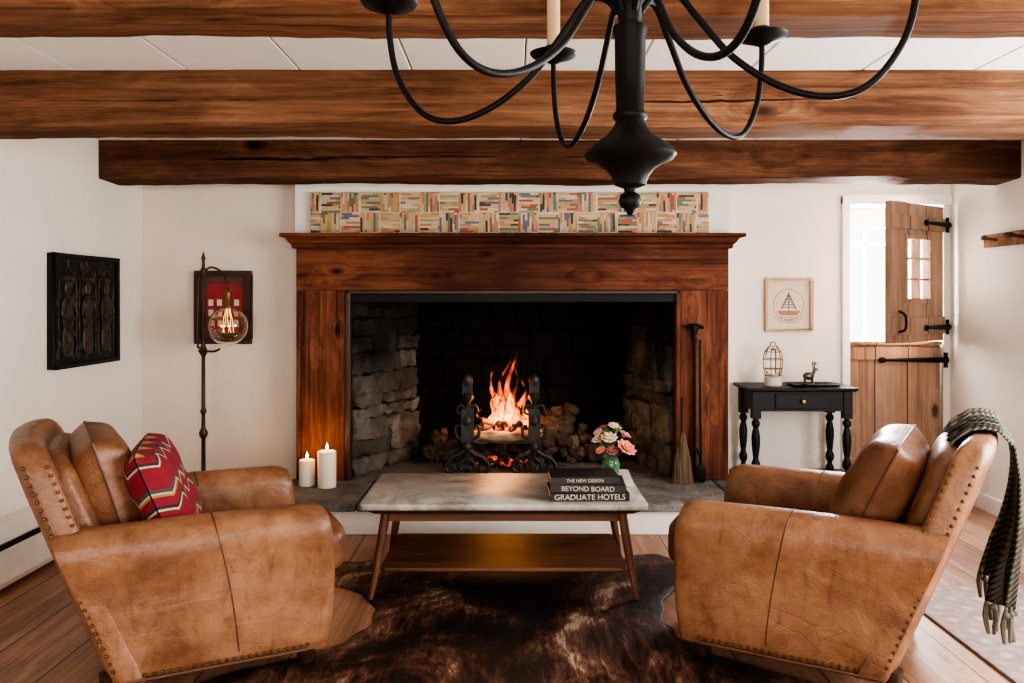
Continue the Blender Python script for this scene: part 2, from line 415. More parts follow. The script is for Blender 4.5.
b.add([(-1.04,5.06,.17),(-.74,5.9,.17),(-.74,5.9,1.8),(-1.04,5.06,1.8)],[(0,1,2,3)]).add([(1.05,5.06,.17),(.88,5.9,.17),(.88,5.9,1.8),(1.05,5.06,1.8)],[(0,1,2,3)])
b.box(-1.04,1.05,5.25,5.98,1.45,1.5)
b.fin('mortar_backing',M_mortar,fb,smooth=False)
box('iron_lintel',(-1.03,1.04,5.0,5.24,1.285,1.345),M_iron,fb,.004)
b=B()
for cx,wd,ht,cnt in ((.35,.27,.38,80),(-.50,.13,.20,28),(-.1,.3,.2,40)):
    for i in range(cnt):
        u=max(-1,min(1,random.gauss(0,.5))); x=cx+u*wd; zz=.195+random.random()*ht*max(0.1,1-u*u); r=random.uniform(.018,.042)
        k=random.random()*9
        b.rbox((x,5.59-.05*random.random()-(.40-zz)*.15,zz),(r*random.uniform(.8,1.4),r*1.3,r*random.uniform(.7,1)),4.5,5,Euler((random.random()*3,random.random()*3,random.random()*3)).to_matrix(),lambda q,k=k:q+mnoise.noise_vector(q*30+Vector((k,0,0)))*.012)
b.fin('rubble_heap',M_ends,fb,angle=35)

# ---------------------------------------------------------------- mantel surround
ms=empty('fireplace_mantel')
def q(name,a,m,bv=.004): return box(name,a,m,ms,bv)
q('stile_left',(-1.345,-1.04,4.985,5.049,.177,1.36),M_surV)
q('stile_right',(1.05,1.35,4.985,5.049,.177,1.36),M_surV)
q('frieze_board',(-1.345,1.35,4.985,5.049,1.362,1.66),M_surH)
q('bead_left',(-1.04,-1.005,4.975,5.049,.177,1.36),M_legdark,.008)
q('bead_right',(1.02,1.05,4.975,5.049,.177,1.36),M_surV,.008)
q('bead_top',(-1.04,1.05,4.975,5.049,1.335,1.362),M_legdark,.008)
pr=[(4.99,1.62),(4.97,1.625),(4.965,1.645),(4.94,1.655),(4.915,1.675),(4.905,1.685),(5.049,1.685),(5.049,1.62)]
B().rings([[(-1.36-(4.99-y)*.4,y,z) for y,z in pr],[(1.365+(4.99-y)*.4,y,z) for y,z in pr]]).fin('crown_moulding',M_surH,ms,smooth=False)
q('mantel_shelf',(-1.42,1.43,4.87,5.049,1.686,1.709),M_surH,.007)

def mosaic():
    m=NM('woven_paper_mosaic'); v=m.coord(); wv=m.noise(v,9,3,.5,0,True)
    nn=m.nt.nodes.new('ShaderNodeVectorMath'); nn.operation='MULTIPLY_ADD'; m.set(nn.inputs[0],wv); nn.inputs[1].default_value=(.010,0,.010); m.set(nn.inputs[2],v)
    o=m.sep(nn.outputs[0]); cs=.124
    u=m.math('DIVIDE',m.math('ADD',o[0],10.0),cs); w=m.math('DIVIDE',m.math('SUBTRACT',o[2],1.728),cs)
    fu,fw=m.math('FLOOR',u),m.math('FLOOR',w); ru,rw=m.math('FRACT',u),m.math('FRACT',w)
    ck=m.math('MODULO',m.math('ADD',fu,fw),2.0)
    st=m.math('ADD',m.math('MULTIPLY',ru,ck),m.math('MULTIPLY',rw,m.math('SUBTRACT',1.0,ck)))
    al=m.math('ADD',m.math('MULTIPLY',rw,ck),m.math('MULTIPLY',ru,m.math('SUBTRACT',1.0,ck)))
    si=m.math('FLOOR',m.math('MULTIPLY',st,9.0)); sf=m.math('FRACT',m.math('MULTIPLY',st,9.0))
    seg=m.math('FLOOR',m.math('MULTIPLY',m.math('ADD',al,m.math('MULTIPLY',si,.31)),1.3))
    r=m.wnoise(m.comb(m.math('ADD',fu,m.math('MULTIPLY',si,.37)),m.math('ADD',fw,m.math('MULTIPLY',si,1.91)),m.math('ADD',si,m.math('MULTIPLY',seg,.13))))
    cols=[(.46,.31,.17),(.50,.39,.25),(.36,.07,.04),(.50,.34,.17),(.10,.17,.09),(.48,.20,.07),(.54,.44,.31),(.45,.29,.11),(.10,.12,.17),(.50,.37,.23),(.40,.17,.12),(.04,.03,.03),(.55,.44,.31),(.26,.28,.12),(.50,.34,.18),(.50,.26,.12)]
    c=m.ramp(r,[(i/len(cols),k) for i,k in enumerate(cols)],'CONSTANT')
    g=m.math('LESS_THAN',sf,.10); c=m.mix(g,c,(.28,.20,.13))
    e=m.math('LESS_THAN',al,.03); c=m.mix(e,c,(.6,.52,.40))
    return m.fin(c,.6,m.bump(m.math('SUBTRACT',sf,e),.3,.004))
ma=empty('mosaic_artwork')
box('panel',(-1.265,1.235,5.02,5.047,1.711,1.976),mosaic(),ma,.003)

# ---------------------------------------------------------------- door
dr=empty('door_1',(2.87,5.36,0))
box('lower_leaf',(-.62,0,0,.045,.02,1.0),M_door,dr,.004)
b=B(); b.box(-.62,0,-.014,0,.90,.985).box(-.62,0,-.014,0,.10,.2); b.fin('lower_battens',M_door,dr,smooth=False,bevel=.004)
box('ledge',(-.63,0,-.03,.05,1.0,1.025),M_door,dr,.004)
b=B(); b.tube([(-.40,-.024,.90),(-.1,-.024,.90),(.035,-.03,.90)],[.008,.016,.02],8,2).sph((-.40,-.024,.90),(.028,.008,.02),4).lathe([(.013,-.05),(.013,.05)],(.02,-.03,.9),10)
b.fin('lower_hinge',M_iron,dr)
ul=empty('upper_leaf',(0,0,0),(0,0,math.radians(35))); ul.parent=dr
zb,zt=1.03,1.92; x0,x1=-.64,0; wx0,wx1,wz0,wz1=-.46,-.17,1.30,1.70
b=B(); b.box(x0,wx0,-.02,.02,zb,zt).box(wx1,x1,-.02,.02,zb,zt).box(wx0,wx1,-.02,.02,wz1,zt).box(wx0,wx1,-.02,.02,zb,wz0)
b.fin('upper_panels',M_door,ul,smooth=False,bevel=.003)
b=B()
for a in ((wx0-.02,wx1+.02,wz0-.02,wz0+.01),(wx0-.02,wx1+.02,wz1-.01,wz1+.02),(wx0-.02,wx0+.01,wz0,wz1),(wx1-.01,wx1+.02,wz0,wz1),((wx0+wx1)/2-.008,(wx0+wx1)/2+.008,wz0,wz1)): b.box(a[0],a[1],-.028,.028,a[2],a[3])
for k in (1,2): z=wz0+(wz1-wz0)*k/3; b.box(wx0,wx1,-.02,.02,z-.007,z+.007)
b.box(x0,x1,-.035,-.02,1.08,1.19).box(x0,x1,-.035,-.02,1.75,1.84)
b.fin('window_muntins',M_door,ul,smooth=False,bevel=.003)
b=B()
for z in (1.80,1.12):
    b.tube([(-.26,-.045,z),(-.1,-.045,z),(.04,-.04,z)],[.008,.014,.02],8,2).sph((-.26,-.045,z),(.03,.008,.022),4).lathe([(.013,-.05),(.013,.05)],(.03,-.03,z),10)
b.tube([(-.58,-.04,1.10),(-.58,-.08,1.12),(-.58,-.08,1.2),(-.58,-.04,1.23)],.008,8)
b.fin('strap_hinges',M_iron,ul)
B().box(wx0,wx1,-.002,.002,wz0,wz1).fin('glass',M_glass,ul,smooth=False)
b=B(); b.box(2.20,2.25,5.32,5.36,0,1.99).box(2.20,2.925,5.315,5.36,1.935,2.0); b.fin('trim_1',M_white,smooth=False,bevel=.004)
sd=empty('door_2',(2.25,5.57,0))
b=B(); b.box(0,.10,-.02,.02,0,1.93).box(.53,.63,-.02,.02,0,1.93).box(.10,.53,-.02,.02,1.80,1.93).box(.10,.53,-.02,.02,.95,1.03).box(.10,.53,-.01,.01,0,.95).box(.10,.53,-.012,.012,1.68,1.70).box(.20,.22,-.012,.012,1.03,1.8)
b.fin('storm_frame',M_white,sd,smooth=False,bevel=.004)
box('ground_outside',(-6,12,5.65,20,-.3,-.12),simple('gravel',(.5,.48,.44),.9),bevel=0)

pr_=empty('peg_rail')
box('rail',(XR-.025,XR,2.6,4.93,1.62,1.70),M_beam,pr_,.004)
b=B()
for i in range(10):
    y=4.8-.25*i; Mr=Matrix.Rotation(-pi/2+.15,3,'Y')
    b.lathe([(.009,0),(.008,.06),(.016,.075),(.014,.09),(.0,.094)],(XR-.02,y,1.66),12,Mr)
b.fin('pegs',M_beam2,pr_)

# ---------------------------------------------------------------- wall art
cp=empty('carved_relief_panel',(XL,4.43,1.243))
box('backing',(0,.03,-.34,.34,-.30,.30),M_black,cp,.004)
M_carve=simple('carved_bronze',(.05,.042,.03),.45,.4,var=.95,scale=22,bump=.9)
b=B()
for a in ((-.34,.34,-.30,-.28),(-.34,.34,.28,.30)): b.box(.028,.042,a[0],a[1],a[2],a[3])
for a in ((-.34,-.32),(.32,.34)): b.box(.028,.042,a[0],a[1],-.30,.30)
b.fin('panel_frame',M_black,cp,smooth=False,bevel=.004)
b=B()
for yc in (-.2,0,.2):
    b.tube([(.031,yc-.085,-.24),(.031,yc-.085,.1),(.031,yc-.06,.18),(.031,yc,.225),(.031,yc+.06,.18),(.031,yc+.085,.1),(.031,yc+.085,-.24)],.004,8)
    b.sph((.032,yc,.12),(.010,.032,.042),4).sph((.031,yc,.17),(.007,.05,.012),4)
    b.rbox((.031,yc,-.01),(.011,.055,.09),3,6).rbox((.031,yc,-.16),(.010,.05,.085),3,6)
    for s in (-1,1): b.tube([(.034,yc+s*.05,.05),(.040,yc+s*.07,-.02),(.041,yc+s*.02,-.05)],.007,8)
    for k in range(6): b.sph((.034,yc-.05+.02*k,-.235),.007,3)
for k in range(90): b.sph((.031,random.uniform(-.30,.30),random.uniform(-.26,.26)),(.004,random.uniform(.006,.016),random.uniform(.006,.03)),3)
b.fin('relief_figures',M_carve,cp)
def framed(name,x,z,w,h,y,fw,fmat,depth=.03):
    r=empty(name,(x,y,z)); b=B(); w/=2;h/=2
    b.box(-w,w,-depth,0,-h,-h+fw).box(-w,w,-depth,0,h-fw,h).box(-w,-w+fw,-depth,0,-h+fw,h-fw).box(w-fw,w,-depth,0,-h+fw,h-fw)
    b.fin('frame',fmat,r,smooth=False,bevel=.003); return r
r=framed('framed_house_print',-1.853,1.253,.365,.47,5.149,.035,M_legdark)
box('print_mat',(-.15,.15,-.008,-.002,-.20,.20),simple('dark_print_paper',(.11,.045,.032),.7),r,0)
M_red=simple('red_ink',(.28,.025,.03),.6); M_pap=simple('cream_paper',(.60,.52,.42),.8,var=.05)
b=B(); b.box(-.11,.12,-.012,-.008,-.16,.07); b.add([(-.13,-.0125,.07),(.14,-.0125,.07),(.10,-.0125,.15),(-.09,-.0125,.15)],[(0,1,2,3)]); b.fin('print_house',M_red,r,smooth=False)
b=B()
for i in range(4):
    for j in range(3): b.box(-.095+i*.055,-.065+i*.055,-.015,-.012,-.12+j*.065,-.08+j*.065)
b.fin('print_windows',M_pap,r,smooth=False)
r=framed('framed_boat_print',1.845,1.268,.315,.36,5.349,.018,wood('light_frame_wood',(.30,.18,.1),(.42,.28,.17),(.5,.36,.24),2,.5,0))
box('print_paper',(-.14,.14,-.012,-.004,-.165,.165),M_pap,r,0)
M_ink=simple('grey_ink',(.16,.14,.12),.8); M_rust=simple('rust_ink',(.34,.17,.11),.8)
b=B(); 
for i in range(28):
    a=2*pi*i/28; a2=2*pi*(i+1)/28; rr=.10
    b.add([(rr*cos(a),-.0135,rr*sin(a)),(rr*cos(a2),-.0135,rr*sin(a2)),((rr+.004)*cos(a2),-.0135,(rr+.004)*sin(a2)),((rr+.004)*cos(a),-.0135,(rr+.004)*sin(a))],[(0,1,2,3)])
b.add([(-.055,-.0135,-.03),(.0,-.0135,.085),(.055,-.0135,-.03),(.045,-.0135,-.03),(0,-.0135,.06),(-.045,-.0135,-.03)],[(0,1,4,5),(1,2,3,4)])
for k in range(5): b.box(-.04+.008*k,.04-.008*k,-.014,-.0135,-.02+.017*k,-.013+.017*k)
b.box(-.003,.003,-.0141,-.0135,-.05,.085)
b.fin('print_sails',M_ink,r,smooth=False)
b=B(); b.add([(-.08,-.0137,-.04),(.08,-.0137,-.04),(.055,-.0137,-.07),(-.055,-.0137,-.07)],[(0,1,2,3)])
for i in range(4): b.box(-.10+.012*i,.10-.012*i,-.014,-.0135,-.085-.012*i,-.081-.012*i)
b.fin('print_boat',M_rust,r,smooth=False)

# ---------------------------------------------------------------- floor lamp
fl=empty('floor_lamp',(-1.89,4.9,0))
b=B()
b.lathe([(.14,0),(.14,.012),(.12,.03),(.05,.045),(.03,.08),(.014,.12),(.012,.45),(.024,.47),(.026,.49),(.012,.52),(.011,.60),(.02,.615),(.012,.64),(.011,.95),(.02,.97),(.03,.985),(.02,1.0),(.013,1.02),(.009,1.05),(.008,1.44),(.016,1.46),(.02,1.48),(.01,1.50),(.008,1.54),(.014,1.555),(.0,1.60)],seg=16)
b.tube([(0,0,1.0),(-.03,0,1.01),(-.035,0,1.05),(-.03,0,1.42),(0,0,1.46)],.006,8)
b.tube([(0,0,1.46),(.04,0,1.50),(.10,0,1.48),(.14,0,1.42),(.15,0,1.36)],.006,8)
b.tube([(-.03,0,.99),(.06,0,.985),(.10,0,1.0)],.007,8)
b.fin('stand',M_bronze,fl)
B().lathe([(.010,1.37),(.018,1.36),(.022,1.34),(.022,1.275),(.03,1.265),(.03,1.25),(.0,1.25)],(.15,0,0),16).fin('socket',M_brass,fl)
ang=[.27+i*(pi-.27)/20 for i in range(21)]
g=[(.118*sin(a),1.14+.118*cos(a)) for a in ang]; gi=[(.1145*sin(a),1.14+.1145*cos(a)) for a in reversed(ang)]
gg=B(); gg.lathe(g+gi,(.15,0,0),32).fin('glass_globe',M_amber,fl,angle=80)
b=B()
for k in range(5):
    a=2*pi*k/5; b.tube([(.15+.010*cos(a),.010*sin(a),1.25),(.15+.028*cos(a),.028*sin(a),1.17),(.15+.034*cos(a+.6),.034*sin(a+.6),1.10)],.0014,6)
b.fin('filament_loops',M_fil,fl)

# ---------------------------------------------------------------- armchairs
def armchair(loc,ang):
    root=empty('armchair',loc,(0,0,ang)); root.scale=(1.07,1.02,1.0)
    XB=lambda z:-.285-.27*(z-.09)/.75
    cs=[(.385,.075),(.395,.12),(.400,.2),(.403,.3),(.408,.37),(.418,.43),(.430,.475)]
    cs+=[(.350+.082*cos(a),.505+.072*sin(a)) for a in [math.radians(-5+20*i) for i in range(10)]]
    cs+=[(.268,.45),(.266,.35),(.266,.2),(.27,.075)]
    def pt(y,z,t,s,off=0):
        xb=XB(z)+.05; xf=.395+.02*sin(pi*min(1,(z-.075)/.5))
        x=xb+(xf-xb)*t
        e=min(1,(1-t)/.09); k=math.sqrt(max(0,1-(1-e)**2)); h=.66+.34*k
        yy=.345+(y-.345)*h; zz=.075+(z-.075)*(1-.07*(1-k)*((z-.075)/.5))
        zz+=.006*sin(pi*t)*((z-.075)/.5)
        yy+= .010*sin(pi*t)*(1 if y>.345 else -.3)*sin(pi*min(1,max(0,(z-.075)/.5)))
        yy+= .006*mnoise.noise(Vector((x*6,z*6,s*3+loc[0])))*(1 if y>.345 else -1)
        return Vector((x,s*(yy+off),zz+ (off if z>.53 else 0)))
    ts=[0,.06,.12,.18,.24,.3,.36,.42,.48,.54,.6,.66,.72,.78,.84,.88,.91,.935,.955,.975,.99,1.0]
    for s in (1,-1):
        B().rings([[pt(y,z,t,s) for y,z in cs] for t in ts]).fin('arm_%d'%(1 if s>0 else 2),M_leather,root,angle=70)
        b=B(); b.tube([pt(y,z,.55,s,.0) for y,z in cs[1:16]],.0024,6,2)
        b.tube([pt(.403,.087,t,s,.002) for t in ts[:16]],.006,6,1)
        b.fin('piping_%d'%(1 if s>0 else 2),M_seam,root)
    zs=[.075,.12,.2,.3,.4,.5,.6,.68,.74,.78,.805,.825,.838,.845]
    def W(z):
        w=.405-.065*max(0,(z-.40)/.45)
        if z>.73: u=(z-.73)/.115; w-=.07*(1-math.sqrt(max(0,1-u*u)))
        return w
    def ring(z):
        w=W(z); th=.105
        if z>.78: u=min(1,(z-.78)/.066); th*=.25+.75*math.sqrt(max(0,1-u*u))
        xc=XB(z)+.105/2; r=[]
        n=28
        for j in range(n):
            a=2*pi*j/n; c,s_=cos(a),sin(a); p=7
            L=(abs(c)**p+abs(s_)**p)**(1/p)
            y=s_/L*w; x=c/L*th/2
            r.append((xc+x+.035*(y/w)**2,y,z+(.012*(1-(y/.4)**2) if z>.7 else 0)))
        return r
    B().rings([ring(z) for z in zs]).fin('back',M_leather,root,angle=70)
    Mb=Matrix.Rotation(-.34,3,'Y')
    B().rbox((-.355,0,.62),(.055,.285,.20),4,8,Mb).fin('back_cushion',M_leather2,root,angle=70)
    def puff(q): 
        q=q.copy(); q.z+= .02*cos(q.y*5)*(1 if q.z>0 else 0); return q
    B().rbox((.125,0,.345),(.39,.262,.095),4.5,10,None,puff).fin('seat_cushion',M_leather2,root,angle=70)
    B().rbox((.05,0,.18),(.345,.272,.10),9,6).fin('seat_base',M_leather,root,angle=70)
    b=B()
    z=.13
    while z<.79:
        w=W(z)
        for s in (1,-1):
            b.sph((XB(z)+.022+.034,s*(w+.001),z),.0058,2)
            if z>.56: b.sph((XB(z)+.088+.030,s*(w+.000),z),.0058,2)
        z+=.026
    for s in (1,-1):
        t=.02
        while t<.9: b.sph(pt(.398,.100,t,s,.001),.0058,2); t+=.036
    b.fin('nailheads',M_nail,root)
    b=B()
    for x in (-.25,.33):
        for y in (-.33,.33): b.lathe([(.022,.012),(.028,.02),(.034,.10)],(x,y,0),12)
    b.fin('feet',M_legdark,root)
    return root
LA,RA=math.radians(26),math.radians(180-29)
cl=armchair((-1.20,3.0,0),LA)
cr=armchair((1.165,3.03,0),RA)

def pmat(lx,ly,lz,lean,yaw=0,roll=0):
    return Matrix.Translation((lx,ly,lz))@Matrix.Rotation(yaw,4,'Z')@Matrix.Rotation(-lean,4,'Y')@Matrix.Rotation(pi/2,4,'Y')@Matrix.Rotation(pi/2+roll,4,'Z')
def kilim():
    m=NM('kilim_weave'); v=m.coord(); o=m.sep(v)
    zz=m.math('PINGPONG',m.math('ADD',o[0],5.0),.045)
    st=m.math('ADD',m.math('ADD',o[1],5.0),m.math('MULTIPLY',zz,.8)); f=m.math('FRACT',m.math('DIVIDE',st,.16))
    R_=(.20,.016,.026)
    c=m.ramp(f,[(0,R_),(.26,(.42,.34,.24)),(.31,(.03,.025,.025)),(.38,R_),(.58,(.34,.18,.05)),(.63,(.42,.34,.24)),(.67,(.05,.07,.06)),(.75,R_)],'CONSTANT')
    b=m.noise(m.mapping(v,(1,4,1)),90,2)
    return m.fin(c,.95,m.bump(b,.7,.004))
def addpillow(name,chair,M,w,h,t,mat,piping=None):
    r=empty(name)
    r.matrix_world=Matrix.Translation(chair.location)@Matrix.Rotation(chair.rotation_euler.z,4,'Z')@M
    B().pillow(w,h,t,Matrix.Identity(4)).fin('cover',mat,r,subsurf=1,angle=180)
    if piping:
        pts=[]; N=8
        loop=[(-1+2*i/N,-1) for i in range(N)]+[(1,-1+2*i/N) for i in range(N)]+[(1-2*i/N,1) for i in range(N)]+[(-1,1-2*i/N) for i in range(N+1)]
        for (a,c) in loop:
            k_=1-.09*(abs(a)*abs(c))**3
            pn=(1-.05*(1-abs(c)**2)*abs(a)**2)*k_; p2=(1-.05*(1-abs(a)**2)*abs(c)**2)*k_
            pts.append((a*w/2*pn,c*h/2*p2,0))
        B().tube(pts,.005,6,1).fin('edge_piping',piping,r)
    return r
addpillow('leather_pillow',cl,pmat(-.285,-.03,.645,.30,.08,.04),.48,.44,.21,M_leather2,M_seam)
addpillow('kilim_pillow',cl,pmat(-.10,-.10,.61,.38,-.16,.05),.46,.42,.16,kilim(),None)
addpillow('leather_pillow',cr,pmat(-.215,.04,.635,.45,-.05,-.06),.50,.44,.22,M_leather2,M_seam)

def throwmat():
    m=NM('woven_throw'); v=m.coord(); o=m.sep(v)
    a=m.math('FRACT',m.math('MULTIPLY',o[1],34.0)); b=m.math('FRACT',m.math('MULTIPLY',m.math('ADD',o[0],o[2]),55.0))
    wide=m.math('FRACT',m.math('MULTIPLY',o[1],8.5))
    k=m.math('GREATER_THAN',m.math('ADD',m.math('MULTIPLY',a,.45),m.math('MULTIPLY',b,.55)),.5)
    band=m.math('GREATER_THAN',wide,.5)
    c1=m.mix(k,(.07,.068,.052),(.25,.235,.185)); c2=m.mix(k,(.020,.020,.017),(.08,.077,.062))
    c=m.mix(band,c1,c2); return m.fin(c,.98,m.bump(m.noise(v,120,2),.8,.005),Specular_IOR_Level=.1)
tb=empty('throw_blanket'); tb.location=cr.location; tb.rotation_euler=cr.rotation_euler
path=[(-.20,.44),(-.27,.52),(-.33,.62),(-.39,.73),(-.45,.83),(-.495,.866),(-.535,.873),(-.58,.866),(-.625,.82),(-.640,.72),(-.645,.60),(-.645,.48),(-.64,.38),(-.635,.29)]
b=B(); rings=[]; n=60
pp=[]
for i in range(len(path)-1):
    for k in range(3): t=k/3; pp.append((path[i][0]*(1-t)+path[i+1][0]*t,path[i][1]*(1-t)+path[i+1][1]*t))
pp.append(path[-1])
for i,(x,z) in enumerate(pp):
    f=i/(len(pp)-1); y0=-.37+.04*f; y1=.14-.02*f; row=[]
    for j in range(n+1):
        u=j/n; y=y0+(y1-y0)*u; wv_=(.5+.5*sin(u*30+f*1.5+.6*sin(f*5)))*.7+.3*(.5+.5*sin(u*67+f*5))
        if f<.35: row.append((x+wv_*.016,y,z+wv_*.006))
        elif f<.56: row.append((x,y,z+wv_*.014))
        else:
            g_=min(1,(f-.56)*3.0); room=.012+max(0,.70-z)*.22
            row.append((x+wv_*room*g_,y,z+.02*sin(u*4)*g_))
    rings.append(row)
b.rings(rings,cap=False,closed=False).fin('cloth',throwmat(),tb,solid=.007,angle=180)
b=B()
for j in range(0,n+1,2):
    p=Vector(rings[-1][j])
    b.tube([p+Vector((0,0,.01)),p+Vector((random.uniform(-.008,.01),random.uniform(-.01,.01),-.05)),p+Vector((random.uniform(-.012,.02),random.uniform(-.012,.012),-.11))],[.005,.009,.006],6,3)
    b.sph(p+Vector((0,0,-.015)),.011,3)
b.fin('tassels',simple('tassel_yarn',(.12,.11,.085),.95),tb)

# ---------------------------------------------------------------- coffee table
ct=empty('coffee_table',(-.035,3.73,0))
w,d=.62,.31
def rr(w,d,r,z,n=5):
    P=[]
    for cx,cy,a0 in ((w-r,d-r,0),(-w+r,d-r,90),(-w+r,-d+r,180),(w-r,-d+r,270)):
        for i in range(n+1): a=math.radians(a0+90*i/n); P.append((cx+r*cos(a),cy+r*sin(a),z))
    return P
b=B(); b.rings([rr(w-.004,d-.004,.02,.398),rr(w,d,.02,.402),rr(w,d,.02,.422),rr(w-.004,d-.004,.02,.426)]).fin('marble_top',M_marble,ct,angle=50)
b=B(); b.rings([rr(w-.05,d-.03,.02,.378),rr(w-.012,d-.012,.02,.3975)]).fin('top_rim',M_table,ct,angle=50)
b=B(); b.rings([rr(w-.10,d-.07,.01,.335),rr(w-.10,d-.07,.01,.378)])
b.fin('apron',M_table,ct,angle=50)
b=B()
for sx in (-1,1):
    for sy in (-1,1):
        b.tube([(sx*(w-.105),sy*(d-.075),.378),(sx*(w-.075),sy*(d-.05),.18),(sx*(w-.045),sy*(d-.025),.012)],[.021,.019,.011],10,3)
b.fin('legs',M_tablev,ct)
b=B(); b.rings([rr(w-.085,d-.055,.03,.117),rr(w-.08,d-.05,.03,.125),rr(w-.085,d-.055,.03,.137)]).fin('lower_shelf',M_table,ct,angle=50)

bk=empty('book_stack',(.335,3.58,.427))
M_pg=simple('book_pages',(.60,.56,.48),.9,var=.05)
cv=[((.014,.014,.016),.345,.22,.034,.03),((.028,.024,.024),.33,.21,.034,-.05),((.02,.019,.019),.30,.19,.032,.04)]
z=0
for i,(c,L,dp,hh,ro) in enumerate(cv):
    o=empty('book_%d'%(i+1),(0 if i<2 else -.02,0,z),(0,0,ro)); o.parent=bk
    mc=simple('book_cover_%d'%i,c,.4,var=.1)
    b=B(); b.box(-L/2,L/2,-dp/2,dp/2,0,.003).box(-L/2,L/2,-dp/2,dp/2,hh-.003,hh).box(-L/2,L/2,-dp/2-.001,-dp/2+.004,0,hh); b.fin('cover',mc,o,smooth=False,bevel=.001)
    box('pages',(-L/2+.004,L/2-.004,-dp/2+.004,dp/2-.004,.0031,hh-.0031),M_pg,o,0)
    tx=D.curves.new('title','FONT'); tx.body=['GRADUATE HOTELS','BEYOND BOARD','THE NEW DESIGN'][i]; tx.size=[.034,.030,.020][i]; tx.align_x='CENTER'; tx.align_y='CENTER'; tx.extrude=.0003
    to=D.objects.new('title',tx); S.collection.objects.link(to); to.parent=o; to.location=(0,-dp/2-.0016,hh/2); to.rotation_euler=(pi/2,0,0)
    tx.materials.append(M_pap); z+=hh+.0005
mg=empty('white_book',(.41,3.86,.427),(0,0,-.05))
box('cover',(-.17,.16,-.12,.12,0,.032),simple('glossy_white_cover',(.66,.63,.59),.35,var=.02),mg,.002)
vs=empty('flower_vase',(.475,3.85,.460)); vs.scale=(1.12,1.12,1.12)
B().lathe([(.028,0),(.034,.004),(.04,.03),(.036,.055),(.03,.07),(.034,.08),(.030,.08),(.026,.07),(.032,.055),(.036,.03),(.03,.008),(0,.006)],seg=24).fin('vase',M_green,vs,angle=80)
M_stem=simple('flower_stems',(.08,.17,.05),.6); M_leaf=simple('flower_leaves',(.07,.14,.05),.6)
heads=[(.055,-.03,.11,.052,'c'),(-.01,-.03,.155,.04,'w'),(.02,.02,.19,.034,'p'),(-.05,.0,.145,.035,'w'),(.06,.03,.16,.034,'p'),(-.03,.03,.19,.028,'r'),(.0,-.045,.105,.032,'r'),(-.055,-.02,.18,.024,'p'),(.01,-.01,.205,.028,'w'),(-.045,-.03,.105,.026,'c')]
pc={'c':simple('coral_petals',(.66,.22,.15),.6,var=.15),'w':simple('cream_petals',(.68,.50,.34),.6,var=.1),'p':simple('pink_petals',(.60,.31,.26),.6,var=.1),'r':simple('mauve_petals',(.34,.11,.10),.6,var=.15)}
bs={k:B() for k in pc}; sb=B(); lb=B()
for x,y,z,r,k in heads:
    sb.tube([(0,0,.02),(x*.3,y*.3,.07),(x*.9,y*.9,z-.01)],.002,6,3)
    ax=Vector((x,y-.03,.10)).normalized(); Q=ax.to_track_quat('Z','Y').to_matrix()
    for lay,(npet,tilt,s) in enumerate(((9,1.15,1.0),(7,.75,.8),(5,.35,.6))):
        for i in range(npet):
            a=2*pi*i/npet+lay*.4
            Mp=Q@Matrix.Rotation(a,3,'Z')@Matrix.Rotation(tilt,3,'Y')
            c=Vector((x,y,z))+Mp@Vector((0,0,r*.5*s))
            bs[k].sph(c,(r*.10,r*.28,r*.5*s),4,Mp)
    bs[k].sph((x,y,z+.003),r*.3,4)
for k in pc: bs[k].fin('blooms_'+k,pc[k],vs)
for i in range(26):
    a=2*pi*i/13+.2; Mp=Matrix.Rotation(a,3,'Z')@Matrix.Rotation(random.uniform(.4,1.3),3,'Y')
    c=Vector((0,0,.09+.08*random.random()))+Mp@Vector((0,0,.045)); lb.sph(c,(.002,.011,.034),4,Mp)
lb.fin('leaves',M_leaf,vs); sb.fin('stems',M_stem,vs)

# ---------------------------------------------------------------- rugs
def outline(pts,n=220):
    P=[]; m=len(pts)
    for i in range(n):
        u=i/n*m; k=int(u); t=u-k; p0,p1,p2,p3=[Vector((*pts[(k+o)%m],0)) for o in (-1,0,1,2)]
        P.append(.5*((2*p1)+(p2-p0)*t+(2*p0-5*p1+4*p2-p3)*t*t+(3*p1-p0-3*p2+p3)*t**3))
    return P
hp=[(-.12,3.86),(.15,4.04),(.42,3.88),(.66,4.08),(.84,3.98),(.86,3.75),(.68,3.50),(.62,3.2),(.72,2.95),(1.0,2.72),(1.32,2.45),(1.3,2.2),(.95,2.16),(.5,2.10),(.15,1.82),(.0,1.70),(-.2,1.84),(-.5,2.12),(-.9,2.18),(-1.35,2.15),(-1.42,2.38),(-1.05,2.72),(-.68,2.98),(-.56,3.25),(-.66,3.52),(-.86,3.70),(-.86,3.93),(-.68,3.98),(-.40,4.07)]
P=outline(hp); c=Vector((0,3,0)); b=B()
P=[p+(p-c).normalized()*.012*sin(i*1.3) for i,p in enumerate(P)]
rings=[]
for k,zz in ((1,.001),(1,.005),(.98,.010),(.8,.010),(.5,.010),(.2,.010)): rings.append([c+(p-c)*k+Vector((0,0,zz)) for p in P])
b.rings(rings); b.fin('cowhide_rug',M_hide,None,angle=80)
box('area_rug',(1.70,2.55,2.2,3.62,.001,.012),M_rug,None,.003)

